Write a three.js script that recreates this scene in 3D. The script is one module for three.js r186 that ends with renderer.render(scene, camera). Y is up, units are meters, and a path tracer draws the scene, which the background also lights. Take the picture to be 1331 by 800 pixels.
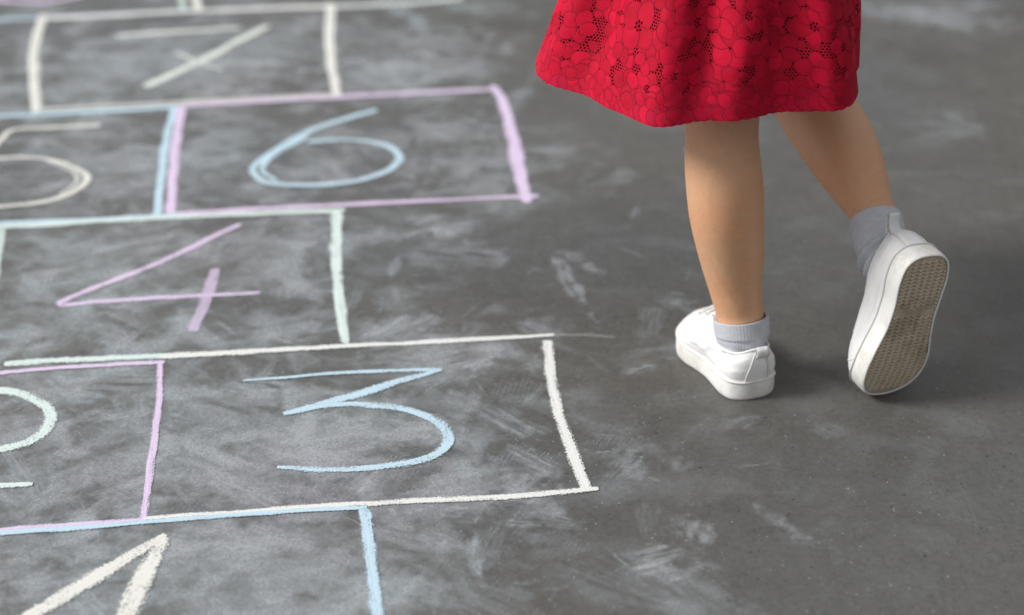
import * as THREE from 'three';
import { mergeGeometries } from 'three/addons/utils/BufferGeometryUtils.js';

// ---------------------------------------------------------------- camera, sky, sun, exposure
const F = 2600, PITCH = 27 * Math.PI / 180, EYE = 0.949;          // focal length in photo pixels (1331 x 800), tilt, height
const camera = new THREE.PerspectiveCamera(2 * Math.atan(400 / F) * 180 / Math.PI, 1331 / 800, 0.05, 300);
camera.position.set(0, EYE, 0);
camera.rotation.set(-PITCH, 0, 0);
camera.focus = 1.80;
camera.userData.fStop = 2.8;
const scene = new THREE.Scene();
const renderer = new THREE.WebGLRenderer();
renderer.toneMapping = THREE.LinearToneMapping;
renderer.toneMappingExposure = 2.3;
renderer.shadowMap.enabled = true;

const SUN = new THREE.Vector3(-0.76, 0.63, 0.11).normalize();
{
  const w = 512, h = 256, d = new Float32Array(w * h * 4);
  for (let j = 0; j < h; j++) for (let i = 0; i < w; i++) {
    const el = (j + 0.5) / h * Math.PI - Math.PI / 2, az = ((i + 0.5) / w - 0.5) * 2 * Math.PI;
    const y = Math.sin(el), x = Math.cos(el) * Math.cos(az), z = Math.cos(el) * Math.sin(az);
    const c = Math.max(0, x * SUN.x + y * SUN.y + z * SUN.z);
    const L = y < 0 ? 0.30 : (0.50 + 0.45 * y) + 1.7 * c ** 3;         // overcast: brighter overhead and round the veiled sun
    const k = (j * w + i) * 4; d[k] = L * 0.98; d[k + 1] = L; d[k + 2] = L * 1.05; d[k + 3] = 1;
  }
  const t = new THREE.DataTexture(d, w, h, THREE.RGBAFormat, THREE.FloatType);
  t.mapping = THREE.EquirectangularReflectionMapping; t.magFilter = THREE.LinearFilter; t.needsUpdate = true;
  scene.background = t; scene.environment = t;
  scene.backgroundIntensity = scene.environmentIntensity = 0.215;
}
const sun = new THREE.DirectionalLight(new THREE.Color(1, 0.98, 0.95), 1.5);
sun.position.copy(SUN).multiplyScalar(8).add(new THREE.Vector3(0, 0, -1.8));
sun.target.position.set(0, 0, -1.8);
sun.castShadow = true; sun.shadow.radius = 34; sun.shadow.mapSize.set(2048, 2048);
Object.assign(sun.shadow.camera, { left: -3, right: 3, top: 3, bottom: -3, near: 0.5, far: 20 });
scene.add(sun, sun.target);

// ---------------------------------------------------------------- helpers
const rng = (s) => () => { s |= 0; s = s + 0x6D2B79F5 | 0; let t = Math.imul(s ^ s >>> 15, 1 | s); t = t + Math.imul(t ^ t >>> 7, 61 | t) ^ t; return ((t ^ t >>> 14) >>> 0) / 4294967296; };
const V = (x, y, z) => new THREE.Vector3(x, y, z);
const clamp = (x, a = 0, b = 1) => Math.min(b, Math.max(a, x));
const mix = (a, b, t) => a + (b - a) * t;
const sst = (a, b, x) => { const t = clamp((x - a) / (b - a)); return t * t * (3 - 2 * t); };
const sRGB = (x) => Math.round(255 * clamp(x <= 0.0031308 ? x * 12.92 : 1.055 * x ** (1 / 2.4) - 0.055));
const lut = new Float32Array(65536); { const r = rng(77); for (let i = 0; i < 65536; i++) lut[i] = r(); }
const hash = (x, y) => lut[(Math.imul(x, 73856093) ^ Math.imul(y, 19349663)) >>> 8 & 65535];
function noise(x, y, px = 0, py = 0) {                               // value noise; px, py: period for tiling
  let xi = Math.floor(x), yi = Math.floor(y); let fx = x - xi, fy = y - yi;
  fx = fx * fx * (3 - 2 * fx); fy = fy * fy * (3 - 2 * fy);
  let x1 = xi + 1, y1 = yi + 1;
  if (px) { xi = ((xi % px) + px) % px; x1 = ((x1 % px) + px) % px; }
  if (py) { yi = ((yi % py) + py) % py; y1 = ((y1 % py) + py) % py; }
  const a = hash(xi, yi), b = hash(x1, yi), c = hash(xi, y1), e = hash(x1, y1);
  return a + (b - a) * fx + (c - a + (a - b - c + e) * fx) * fy;
}
const fbm = (x, y, o = 4) => { let s = 0, a = 0.5, n = 0; for (let i = 0; i < o; i++) { s += a * noise(x + i * 17.3, y + i * 9.1); n += a; x *= 2.03; y *= 2.03; a *= 0.5; } return s / n; };
function dataTex(w, h, fill, color = true) {
  const d = new Uint8Array(w * h * 4), o = [0, 0, 0, 255];
  for (let j = 0; j < h; j++) for (let i = 0; i < w; i++) { o[3] = 255; fill(i, j, o); const k = (j * w + i) * 4; d[k] = o[0]; d[k + 1] = o[1]; d[k + 2] = o[2]; d[k + 3] = o[3]; }
  const t = new THREE.DataTexture(d, w, h); finish(t, color); return t;
}
function finish(t, color) { t.wrapS = t.wrapT = THREE.RepeatWrapping; t.magFilter = THREE.LinearFilter; t.minFilter = THREE.LinearMipmapLinearFilter; t.generateMipmaps = true; if (color) t.colorSpace = THREE.SRGBColorSpace; t.needsUpdate = true; }
const col = (r, g, b) => new THREE.Color().setRGB(r, g, b);
const std = (o) => new THREE.MeshStandardMaterial(o), phys = (o) => new THREE.MeshPhysicalMaterial(o);
const taken = {};
function nameOf(n) { const k = taken[n] = (taken[n] ?? -1) + 1; return k ? `${n}_${String(k).padStart(3, '0')}` : n; }
function mesh(name, geo, mat, parent) { const m = new THREE.Mesh(geo, mat); m.name = name; m.castShadow = m.receiveShadow = true; parent?.add(m); return m; }
function thing(o, label, category, group, kind) { o.name = nameOf(o.name); o.userData = { label, category }; if (group) o.userData.group = group; if (kind) o.userData.kind = kind; scene.add(o); return o; }

const cp = Math.cos(PITCH), sp = Math.sin(PITCH);
function ray(px, py) { const x = (px - 665.5) / F, y = (400 - py) / F; return V(x, y * cp - sp, -y * sp - cp); }   // from the eye through a photo pixel
function ground(px, py) { const r = ray(px, py), t = -EYE / r.y; return V(r.x * t, 0, r.z * t); }
function atZ(px, py, z) { const r = ray(px, py), t = z / r.z; return V(r.x * t, EYE + r.y * t, z); }
function atY(px, py, y) { const r = ray(px, py), t = (y - EYE) / r.y; return V(r.x * t, y, r.z * t); }

function grid(nu, nv, f, { closeU = false, uv } = {}) {               // a surface from f(u, v) -> Vector3
  const P = [], T = [], I = [];
  for (let j = 0; j <= nv; j++) for (let i = 0; i <= nu; i++) {
    const u = i / nu, v = j / nv, p = f(closeU && i === nu ? 0 : u, v); P.push(p.x, p.y, p.z);
    const t = uv ? uv(u, v, p) : [u, v]; T.push(t[0], t[1]);
  }
  const w = nu + 1;
  for (let j = 0; j < nv; j++) for (let i = 0; i < nu; i++) { const a = j * w + i, b = a + 1, c = a + w, d = c + 1; I.push(a, b, d, a, d, c); }
  const g = new THREE.BufferGeometry();
  g.setAttribute('position', new THREE.Float32BufferAttribute(P, 3)); g.setAttribute('uv', new THREE.Float32BufferAttribute(T, 2)); g.setIndex(I);
  g.computeVertexNormals();
  if (closeU) { const n = g.attributes.normal; for (let j = 0; j <= nv; j++) { const a = j * w, b = a + nu, s = V(n.getX(a) + n.getX(b), n.getY(a) + n.getY(b), n.getZ(a) + n.getZ(b)).normalize(); n.setXYZ(a, s.x, s.y, s.z); n.setXYZ(b, s.x, s.y, s.z); } }
  return g;
}

// ---------------------------------------------------------------- ground
{
  const N = 2048, TILE = 1.7, rnd = rng(5), pits = new Float32Array(N * N);
  const dot = (x, y, r, v) => { for (let j = -Math.ceil(r); j <= r; j++) for (let i = -Math.ceil(r); i <= r; i++) { const q = Math.hypot(i, j) / r; if (q < 1) { const k = ((y + j + N) % N) * N + (x + i + N) % N; pits[k] = Math.abs(v) > Math.abs(pits[k]) ? v * (1 - q * q * 0.6) : pits[k]; } } };
  for (let i = 0; i < 26000; i++) { const s = rnd(), r = 0.8 + rnd() * rnd() * rnd() * 2.2; dot(rnd() * N | 0, rnd() * N | 0, r, s < 0.58 ? -(0.25 + rnd() * 0.4) : 0.2 + rnd() * 0.55); }
  for (let i = 0; i < 70; i++) dot(rnd() * N | 0, rnd() * N | 0, 1.6 + rnd() * 2, rnd() < 0.7 ? -0.6 : 0.6);
  for (let i = 0; i < 260; i++) {                                     // scuffs and scratches
    let x = rnd() * N, y = rnd() * N, a = rnd() * 6.3; const n = 15 + rnd() * 110, v = (rnd() < 0.7 ? 1 : -1) * (0.08 + rnd() * 0.17), w = 0.9 + rnd() * 1.1;
    for (let k = 0; k < n; k++) { a += (rnd() - 0.5) * 0.12; x += Math.cos(a) * 1.1; y += Math.sin(a) * 1.1; if (rnd() < 0.85) dot(((x | 0) + N * 4) % N, ((y | 0) + N * 4) % N, w, v); }
  }
  const q = N / 256;
  const hgt = new Float32Array(N * N);
  const map = dataTex(N, N, (i, j, o) => {
    const x = i / N, y = j / N, k = j * N + i;
    const big = noise(x * 5, y * 5, 5, 5) * 0.5 + noise(x * 13 + 3, y * 13, 13, 13) * 0.3 + noise(x * 29, y * 29 + 7, 29, 29) * 0.2 - 0.5;
    const mid = noise(x * 90, y * 90, 90, 90) - 0.5, fine = noise(x * 420, y * 420, 420, 420) - 0.5, px = hash(i * 3 + 11, j * 7 + 5) - 0.5;
    const warm = noise(x * 7 + 2, y * 7 + 4, 7, 7) - 0.5;
    const v = 1 + big * 0.34 + mid * 0.11 + fine * 0.22 + px * 0.30 + pits[k] * 0.95;
    hgt[k] = fine * 0.5 + px * 0.35 + mid * 0.25 + Math.min(0, pits[k]) * 1.6 + Math.max(0, pits[k]) * 0.3;
    const L = 0.088 * Math.max(0.2, v);
    o[0] = sRGB(L * (1.02 + warm * 0.08)); o[1] = sRGB(L * 1.0); o[2] = sRGB(L * (0.925 - warm * 0.10));
  });
  const bump = dataTex(N, N, (i, j, o) => { o[0] = o[1] = o[2] = 255 * clamp(0.5 + hgt[j * N + i] * 0.4); }, false);
  const rough = dataTex(512, 512, (i, j, o) => { const x = i / 512, y = j / 512; o[0] = 0; o[2] = 0; o[1] = 255 * clamp(0.52 + (noise(x * 9, y * 9, 9, 9) - 0.5) * 0.2 + (noise(x * 60, y * 60, 60, 60) - 0.5) * 0.16); }, false);
  const S = 120, g = new THREE.PlaneGeometry(S, S); g.rotateX(-Math.PI / 2);
  const uv = g.attributes.uv; for (let i = 0; i < uv.count; i++) uv.setXY(i, g.attributes.position.getX(i) / TILE + 0.31, g.attributes.position.getZ(i) / TILE + 0.17);
  const m = mesh('ground', g, std({ map, bumpMap: bump, bumpScale: 0.0009, roughnessMap: rough, roughness: 1 }));
  m.userData = { kind: 'structure' }; scene.add(m);
}

// ---------------------------------------------------------------- chalk dust rubbed into the ground
{
  const x0 = -1.05, x1 = 0.75, z0 = -3.35, z1 = -1.15, W = 2048, H = 2048, rnd = rng(21);
  const acc = new Float32Array(W * H), tint = new Float32Array(W * H);
  // rubbed patches read off the photograph: pixel, radii in m, turn, strength, tint (-1 blue .. 1 lilac)
  const P = [[560, 295, .035, .022, .2, .5, 0], [610, 330, .05, .03, .4, .32, .1], [530, 90, .06, .05, .1, .5, -.1], [455, 85, .03, .05, 1, .5, 0], [500, 108, .07, .03, .1, .42, -.6], [590, 60, .06, .06, .2, .35, .3],
    [505, 430, .05, .022, .1, .45, -.2], [600, 463, .035, .018, .1, .5, .3], [560, 470, .03, .02, .3, .35, -.4], [700, 425, .03, .014, .2, .32, 0], [845, 735, .030, .018, .3, .5, .35], [905, 690, .02, .015, .6, .28, 0],
    [1030, 690, .012, .03, .5, .22, -.3], [880, 395, .025, .018, .3, .34, .2], [830, 480, .02, .008, -.5, .4, 0], [740, 365, .008, .05, -.55, .5, -.1], [755, 340, .010, .022, .5, .3, 0], [720, 195, .02, .02, 0, .25, .4], [705, 215, .05, .05, 0, .2, 0],
    [250, 90, .12, .10, .1, .42, 0], [360, 60, .10, .06, .2, .4, 0], [110, 100, .08, .10, .3, .38, 0], [170, 60, .08, .05, 0, .32, 0], [580, 170, .05, .05, 0, .34, -.2], [600, 210, .06, .04, .2, .34, 0], [150, 215, .07, .06, .2, .4, .1],
    [60, 240, .05, .05, 0, .3, 0], [170, 245, .04, .03, 0, .4, .1], [260, 200, .04, .06, .3, .35, 0], [420, 215, .07, .05, 0, .32, 0], [300, 240, .05, .03, .1, .32, 0], [160, 320, .06, .035, .1, .42, -.1], [90, 345, .08, .06, .3, .4, -.3],
    [50, 400, .06, .05, .2, .34, 0], [240, 345, .09, .05, .1, .32, -.3], [350, 330, .05, .06, .4, .3, 0], [400, 300, .03, .03, .2, .32, 0], [150, 425, .05, .025, .1, .4, 0], [360, 430, .06, .02, .1, .3, 0], [60, 515, .05, .03, 0, .4, -.2],
    [130, 500, .06, .02, -.2, .45, -.3], [330, 505, .04, .02, .2, .4, -.2], [280, 560, .09, .05, .2, .42, 0], [430, 570, .08, .05, .1, .5, .1], [120, 600, .10, .05, .2, .36, 0], [300, 620, .10, .03, .1, .42, 0], [470, 630, .06, .03, .2, .5, -.1],
    [580, 640, .05, .035, .1, .42, 0], [520, 560, .05, .03, .3, .36, 0], [40, 700, .09, .02, .1, .26, 0], [300, 720, .11, .05, .2, .38, .1], [390, 740, .08, .06, .4, .36, -.2], [90, 760, .10, .04, .1, .34, 0], [430, 780, .06, .03, 0, .34, 0],
    [540, 700, .05, .03, .5, .3, 0], [620, 725, .006, .035, -.9, .5, 0], [640, 790, .08, .02, .1, .16, -.2], [780, 760, .09, .02, .2, .12, -.2], [650, 545, .035, .014, .1, .42, 0], [690, 600, .04, .01, .1, .4, 0], [820, 590, .03, .03, .2, .26, .1], [960, 550, .02, .006, -.3, .16, 0], [930, 790, .07, .02, .1, .16, 0], [1080, 560, .012, .008, 0, .12, .1], [1180, 12, .10, .06, 0, .3, -.2], [1240, 20, .06, .05, 0, .3, -.2], [1230, 165, .04, .04, .4, .16, 0], [660, 640, .03, .02, .4, .4, .2]];
  const splat = (cx, cz, rx, rz, a, s, t, seed, streak) => {
    const R = Math.max(rx, rz) * 1.6, ca = Math.cos(a), sa = Math.sin(a);
    const i0 = Math.max(0, Math.floor((cx - R - x0) / (x1 - x0) * W)), i1 = Math.min(W - 1, Math.ceil((cx + R - x0) / (x1 - x0) * W));
    const j0 = Math.max(0, Math.floor((cz - R - z0) / (z1 - z0) * H)), j1 = Math.min(H - 1, Math.ceil((cz + R - z0) / (z1 - z0) * H));
    for (let j = j0; j <= j1; j++) for (let i = i0; i <= i1; i++) {
      const x = x0 + (i + .5) / W * (x1 - x0) - cx, z = z0 + (j + .5) / H * (z1 - z0) - cz, u = (x * ca + z * sa) / rx, v = (-x * sa + z * ca) / rz;
      const wob = (noise(x * 45 + seed, z * 45) - .5) * 1.1 + (noise(x * 150, z * 150 + seed) - .5) * .5;
      const d = Math.hypot(u, v) + wob; if (d > 1.25) continue;
      const str = .55 + 1.0 * (noise(u * 1.3 + seed, v * streak + seed * 3) - .5) + .8 * (noise(u * 3 + seed, v * streak * 2.7) - .5);
      const m = s * sst(1.2, .25, d) * clamp(str, 0, 1.3), k = j * W + i;
      acc[k] += m * (1 - acc[k]); tint[k] = mix(tint[k], t, m);
    }
  };
  P.forEach(([px, py, rx, rz, a, s, t], n) => { const c = ground(px, py); splat(c.x, c.z, rx * 1.15, rz * 1.5, -a + (hash(n, 77) - .5) * 2.2, s * 1.3, t, n * 13.7, 4); });
  const inSide = (px, py) => px < 700 - (py < 300 ? 0 : py < 440 ? 120 : 0) || rnd() < .12;
  for (let n = 0; n < 1150; n++) {                                     // many small hand and shoe rubs, mostly inside the drawing
    const px = -60 + rnd() * 1000, py = rnd() * 830 - 15; if (!inSide(px, py)) continue;
    const c = ground(px, py), s = .010 + rnd() * rnd() * .04; splat(c.x, c.z, s * 1.2, s * (.16 + rnd() * .5), rnd() * 3.14, .12 + rnd() * rnd() * .62, rnd() * 2 - 1, 1000 + n * 7.7, 5 + rnd() * 9);
  }
  const line = (cx, cz, a, bend, len, s, w) => { let x = cx, z = cz; const st = .0006; for (let l = 0; l < len; l += st) { a += bend * st; x += Math.cos(a) * st; z += Math.sin(a) * st; const fade = Math.sin(Math.PI * clamp(l / len, .04, .96)); if (noise(l * 260 + cx * 900, cz * 500) < .36) continue; const i = Math.round((x - x0) / (x1 - x0) * W), j = Math.round((z - z0) / (z1 - z0) * H); for (let q = -w; q <= w; q++) for (let p = -w; p <= w; p++) { const k = (j + q) * W + i + p; if (i + p > 0 && i + p < W && j + q > 0 && j + q < H) acc[k] = Math.max(acc[k], s * fade * (p || q ? .55 : 1)); } } };
  for (let n = 0; n < 420; n++) { const px = -40 + rnd() * 1000, py = rnd() * 820; if (!inSide(px, py)) continue; const c = ground(px, py); line(c.x, c.z, rnd() * 6.3, (rnd() - .5) * 90, .01 + rnd() * .05, .16 + rnd() * .3, rnd() < .4 ? 1 : 0); }
  for (let n = 0; n < 5200; n++) { const px = -60 + rnd() * 1300, py = rnd() * 840 - 20; if (px > 720 && rnd() > .22) continue; const c = ground(px, py), i = Math.round((c.x - x0) / (x1 - x0) * W), j = Math.round((c.z - z0) / (z1 - z0) * H); if (i < 1 || i > W - 3 || j < 1 || j > H - 3) continue; const v = .25 + rnd() * .6; acc[j * W + i] = Math.max(acc[j * W + i], v); if (rnd() < .45) acc[j * W + i + 1] = Math.max(acc[j * W + i + 1], v * .8); if (rnd() < .35) acc[j * W + W + i] = Math.max(acc[j * W + W + i], v * .8); }
  // shoe tread prints: patches of fine wavy ridges
  const prints = [[690, 505, .05, .016, .25, .24], [690, 595, .055, .014, .12, .36], [650, 602, .05, .012, .1, .3], [470, 610, .05, .035, .15, .42], [430, 640, .05, .02, .1, .42], [520, 670, .035, .016, .1, .42], [270, 660, .05, .025, .2, .32], [300, 585, .06, .03, .15, .34], [105, 668, .03, .014, .1, .36], [800, 575, .035, .014, .1, .24], [850, 740, .026, .016, .2, .35], [370, 565, .05, .03, .2, .34], [240, 610, .05, .02, .1, .3], [110, 570, .05, .02, .1, .3], [740, 700, .014, .03, .1, .2]];
  for (const [px, py, rx, rz, a, s] of prints) {
    const c = ground(px, py), ca = Math.cos(a), sa = Math.sin(a);
    for (let j = 0; j < H; j++) { const z = z0 + (j + .5) / H * (z1 - z0) - c.z; if (Math.abs(z) > .08) continue; for (let i = 0; i < W; i++) { const x = x0 + (i + .5) / W * (x1 - x0) - c.x; if (Math.abs(x) > .08) continue;
      const u = x * ca - z * sa, v = x * sa + z * ca, d = Math.hypot(u / rx, v / rz) + (noise(u * 70 + px, v * 70) - .5) * 1.1 + (noise(u * 260, v * 260 + px) - .5) * .8; if (d > 1) continue;
      const r = Math.sin((u * .8 + v + Math.sin(v * 900) * .0006) / .0042 * 6.283); if (r > .1) { const k = j * W + i; acc[k] = Math.max(acc[k], s * sst(1, .4, d) * sst(.1, .7, r) * (noise(x * 500, z * 500) > .32 ? 1 : .3)); } } }
  }
  // overall film inside the drawing, broken up by grain
  const corner = (px, py) => { const c = ground(px, py); return [c.x, c.z]; };
  const edge = [corner(620, -60), corner(690, 60), corner(700, 260), corner(600, 300), corner(640, 430), corner(740, 450), corner(780, 640), corner(560, 700), corner(600, 830)].sort((a, b) => a[1] - b[1]);
  const reach = (z) => { for (let i = 0; i < edge.length - 1; i++) if (z <= edge[i + 1][1]) return mix(edge[i][0], edge[i + 1][0], clamp((z - edge[i][1]) / (edge[i + 1][1] - edge[i][1]))); return edge.at(-1)[0]; };
  const d = new Uint8Array(W * H * 4);
  for (let j = 0; j < H; j++) {
    const z = z0 + (j + .5) / H * (z1 - z0), rx = reach(z);
    for (let i = 0; i < W; i++) {
      const x = x0 + (i + .5) / W * (x1 - x0), k = j * W + i;
      const w1 = fbm(x * 12, z * 12, 2) - .5, w2 = fbm(x * 12 + 30, z * 12 + 8, 2) - .5, X = x + .075 * w1, Z = z + .075 * w2;
      const cloud = fbm(X * 24, Z * 27, 5), rr = 1 - Math.abs(2 * fbm(X * 19 + 7, Z * 22 + 3, 3) - 1), wisp = rr * rr * rr * rr, much = fbm(x * 5 + 3, z * 5, 2);
      const inside = sst(.10, -.16, x - rx + (noise(x * 14, z * 14) - .5) * .22);
      const film = inside * (.06 + .60 * sst(.42, .82, cloud) * (.25 + .95 * much) + .16 * sst(.55, 1, wisp) * much) + .06 * sst(.45, .8, cloud);
      let a = 1 - (1 - clamp(film)) * (1 - clamp(acc[k]));
      const grain = noise(x * 620, z * 620) * .55 + hash(i * 5 + 1, j * 3 + 2) * .45;
      a *= .30 + 1.0 * grain;
      a = (1 - Math.exp(-1.1 * a)) * .80;
      const t = clamp(tint[k] + (noise(x * 6 + 5, z * 6) - .62) * .9, -1, 1);
      d[k * 4] = sRGB(.63 - (t < 0 ? .08 * -t : 0)); d[k * 4 + 1] = sRGB(.67 - (t > 0 ? .08 * t : 0)); d[k * 4 + 2] = sRGB(.705); d[k * 4 + 3] = 255 * clamp(a);
    }
  }
  const t = new THREE.DataTexture(d, W, H); finish(t, true); t.wrapS = t.wrapT = THREE.ClampToEdgeWrapping;
  const g = new THREE.BufferGeometry();
  g.setAttribute('position', new THREE.Float32BufferAttribute([x0, .0002, z0, x1, .0002, z0, x1, .0002, z1, x0, .0002, z1], 3));
  g.setAttribute('normal', new THREE.Float32BufferAttribute([0, 1, 0, 0, 1, 0, 0, 1, 0, 0, 1, 0], 3));
  g.setAttribute('uv', new THREE.Float32BufferAttribute([0, 0, 1, 0, 1, 1, 0, 1], 2)); g.setIndex([0, 2, 1, 0, 3, 2]);
  const m = mesh('chalk_dust', g, std({ map: t, transparent: true, roughness: .95 }));
  thing(m, 'pale chalk dust and smudges rubbed into the grey ground around the hopscotch', 'chalk dust', null, 'stuff');
}

// ---------------------------------------------------------------- chalk lines and numbers
const CH = { white: [.80, .81, .78], mint: [.70, .81, .77], blue: [.55, .72, .82], lilac: [.74, .61, .80], cream: [.79, .785, .73], pale: [.77, .80, .74], grey: [.66, .70, .68] };
const chalkMat = {};
{
  const W = 2048, H = 64;                                             // u: 0.5 m along the stroke, v: across it
  const texs = [0, 1].map((q) => dataTex(W, H, (i, j, o) => {
    const x = i / W * 500, v = (j + .5) / H, y = v * 12, e = 1 - Math.abs(2 * v - 1);
    const rag = (noise(i / W * 500, v * 4 + 7 + q * 30, 500) - .5) * .22 + (noise(i / W * 120, v * 3 + q * 9, 120) - .5) * .14;
    const along = noise(i / W * 30, v * 3 + q * 11, 30), body = sst(-.02, .62, e + rag * .8);
    const g = noise(i / W * 560, y * 1.15 + q * 50, 560) * .42 + noise(i / W * 1000, y * 2.1 + 20, 1000) * .28 + (noise(i / W * 26, y * 2.4 + q * 7, 26) - .5) * .26 + .04 + hash(i * 3 + q * 101, j * 5) * .2, gs = clamp((g - .22) / .56);
    const a = sst(-.10, .20, body * .92 - gs * 1.10 + along * .42 - .12) * (.84 + .16 * hash(i, j * 3));
    o[0] = o[1] = o[2] = 255 * clamp(a);
  }, false));
  for (const k in CH) chalkMat[k] = texs.map((alphaMap) => [.96, .66, .13].map((opacity) => std({ color: col(...CH[k]), alphaMap, transparent: true, opacity, roughness: .95 })));
}
let layer = 0;
function stroke(pts, w, seed, h) {                                   // pts: photo pixels on the ground; w: width in metres (or list)
  const P = pts.map(([x, y]) => ground(x, y)), c = P.length > 2 ? new THREE.CatmullRomCurve3(P, false, 'centripetal') : new THREE.LineCurve3(P[0], P[1]);
  const L = c.getLength(), n = Math.max(6, Math.ceil(L / .006)), pos = [], nor = [], uv = [], idx = [], r = rng(seed), u0 = r() * 3;
  for (let i = 0; i <= n; i++) {
    const t = i / n, p = c.getPointAt(t), d = c.getTangentAt(t), s = t * L;
    let ww = Array.isArray(w) ? mix(w[Math.min(w.length - 2, Math.floor(t * (w.length - 1)))], w[Math.min(w.length - 1, Math.floor(t * (w.length - 1)) + 1)], (t * (w.length - 1)) % 1 || (t === 1 ? 1 : 0)) : w;
    ww *= 1.17 * (.74 + .30 * noise(s * 14 + seed, 3.3) + .22 * noise(s * 60 + seed, 6.3)) * mix(.72, 1, sst(0, .008, Math.min(s, L - s)));
    const off = (noise(s * 25 + seed * 3, 8.1) - .5) * .0022;
    for (const k of [-1, 1]) { pos.push(p.x - d.z * (k * ww / 2 + off), h, p.z + d.x * (k * ww / 2 + off)); nor.push(0, 1, 0); uv.push(u0 + s / .5, (k + 1) / 2); }
    if (i) { const a = 2 * i - 2; idx.push(a, a + 2, a + 3, a, a + 3, a + 1); }
  }
  const g = new THREE.BufferGeometry();
  g.setAttribute('position', new THREE.Float32BufferAttribute(pos, 3)); g.setAttribute('normal', new THREE.Float32BufferAttribute(nor, 3)); g.setAttribute('uv', new THREE.Float32BufferAttribute(uv, 2)); g.setIndex(idx.map((_, i) => idx[i - i % 3 + [0, 2, 1][i % 3]]));
  return g;
}
let sseed = 1;
const up = () => .0004 + .000012 * layer++;
function chalkLine(color, pts, w, label, faint = 0) { sseed++; const again = pts.map(([x, y], i) => [x + (hash(sseed * 7, i) - .5) * 7, y + (hash(i, sseed * 5) - .5) * 3.4]), thin = (Array.isArray(w) ? w[0] : w) * .5; thing(mesh('chalk_line', mergeGeometries([stroke(pts, w, sseed, up()), stroke(again, thin, sseed + 500, up())]), chalkMat[color][sseed % 2][faint]), label, 'chalk line'); }
function chalkNumber(color, strokes, label) {
  const g = new THREE.Group(); g.name = 'chalk_number'; thing(g, label, 'chalk number');
  for (const [pts, w, faint = 0] of strokes) { sseed++; mesh('stroke', stroke(pts, w, sseed, up()), chalkMat[color][sseed % 2][faint], g); }
}
// the top boxes
chalkLine('grey', [[430, 9], [520, 5], [600, -2]], .020, 'grey white chalk line end running beyond the box of the 7');
chalkLine('blue', [[-30, 27], [120, 20], [250, 14]], .018, 'pale blue chalk line along the top of the box of the 7', 1);
chalkLine('white', [[50, 25], [240, 15], [436, 8]], .017, 'white chalk line closing the top of the box of the 7');
chalkLine('mint', [[232, -30], [238, 12]], .014, 'short mint chalk line above the box of the 7', 1);
chalkLine('cream', [[246, -30], [258, 14]], .014, 'short cream chalk line above the box of the 7');
chalkLine('cream', [[55, 20], [45, 60], [44, 100], [47, 147]], .016, 'bowed cream chalk line on the side of the 7 above the 5');
chalkLine('cream', [[431, 5], [428, 50], [432, 95], [438, 127]], .016, 'cream chalk line on the side of the 7 above the 6');
chalkLine('cream', [[47, 143], [240, 133], [436, 123]], .013, 'cream chalk line under the 7', 1);
chalkNumber('lilac', [[[[-60, -14], [10, 2], [60, 3], [110, -6]], .016]], 'lilac chalk curve of a number above the box of the 7');
chalkNumber('pale', [[[[150, 47], [230, 42], [312, 37]], .016], [[[346, 34], [270, 75], [188, 113]], .018], [[[228, 68], [258, 82], [288, 92]], .013, 1]], 'mint chalk number 7 with a crossbar');
// the boxes of 5 and 6
chalkLine('blue', [[-30, 153], [110, 146], [232, 139]], .014, 'pale blue chalk line over the 5');
chalkLine('blue', [[228, 140], [214, 190], [208, 240], [203, 280]], .012, 'blue chalk line beside the lilac line between the 5 and the 6');
chalkLine('lilac', [[236, 139], [228, 190], [224, 235], [221, 281]], .0135, 'wide lilac chalk line with a blue one along it, dividing five from six');
chalkLine('lilac', [[234, 138], [430, 127], [650, 116]], .0135, 'lilac chalk line over the 6');
chalkLine('lilac', [[640, 112], [654, 135], [668, 190], [685, 264]], [.013, .017, .018, .018], 'thick lilac chalk line on the far side of the 6');
chalkLine('lilac', [[221, 279], [430, 267], [700, 256]], .010, 'straight lilac chalk line underneath the blue six');
chalkNumber('blue', [[[[490, 143], [400, 172], [346, 204], [327, 222], [346, 238], [410, 241], [480, 231], [519, 210], [503, 190], [455, 182], [400, 185]], .0115], [[[400, 177], [352, 205], [340, 222], [358, 236]], .009]], 'blue chalk number 6 with a doubled curve');
chalkNumber('cream', [[[[130, 163], [70, 166], [15, 170], [2, 182], [-14, 200]], .011], [[[-30, 208], [45, 205], [92, 217], [113, 232], [92, 251], [50, 264], [-30, 271]], .010], [[[62, 210], [96, 226], [98, 238], [76, 255]], .007, 1]], 'cream chalk number 5 cut off by the picture edge');
chalkLine('blue', [[-30, 292], [110, 287], [232, 279]], .010, 'blue chalk line under the 5');
chalkLine('mint', [[-30, 298], [222, 283], [448, 274]], .012, 'mint chalk line over the 4');
// the box of the 4
chalkLine('mint', [[438, 277], [437, 330], [441, 390], [449, 448]], [.015, .014, .012, .010], 'mint chalk line on the far side of the 4');
chalkLine('mint', [[2, 298], [-3, 330], [-10, 370]], .012, 'mint chalk line end on the near side of the 4', 1);
chalkNumber('lilac', [[[[312, 292], [200, 345], [76, 397], [130, 393], [240, 386], [338, 382]], .0095], [[[279, 350], [272, 380], [250, 432]], .013, 1]], 'lilac chalk number 4');
chalkLine('mint', [[5, 474], [110, 468], [225, 463]], .012, 'mint chalk line under the 4');
chalkLine('white', [[210, 464], [440, 452], [600, 443], [720, 437]], [.013, .011, .009, .006], 'white chalk line over the 3');
chalkLine('grey', [[716, 437], [760, 437], [800, 440]], .007, 'faint chalk trail beyond the corner over the 3', 2);
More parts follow.
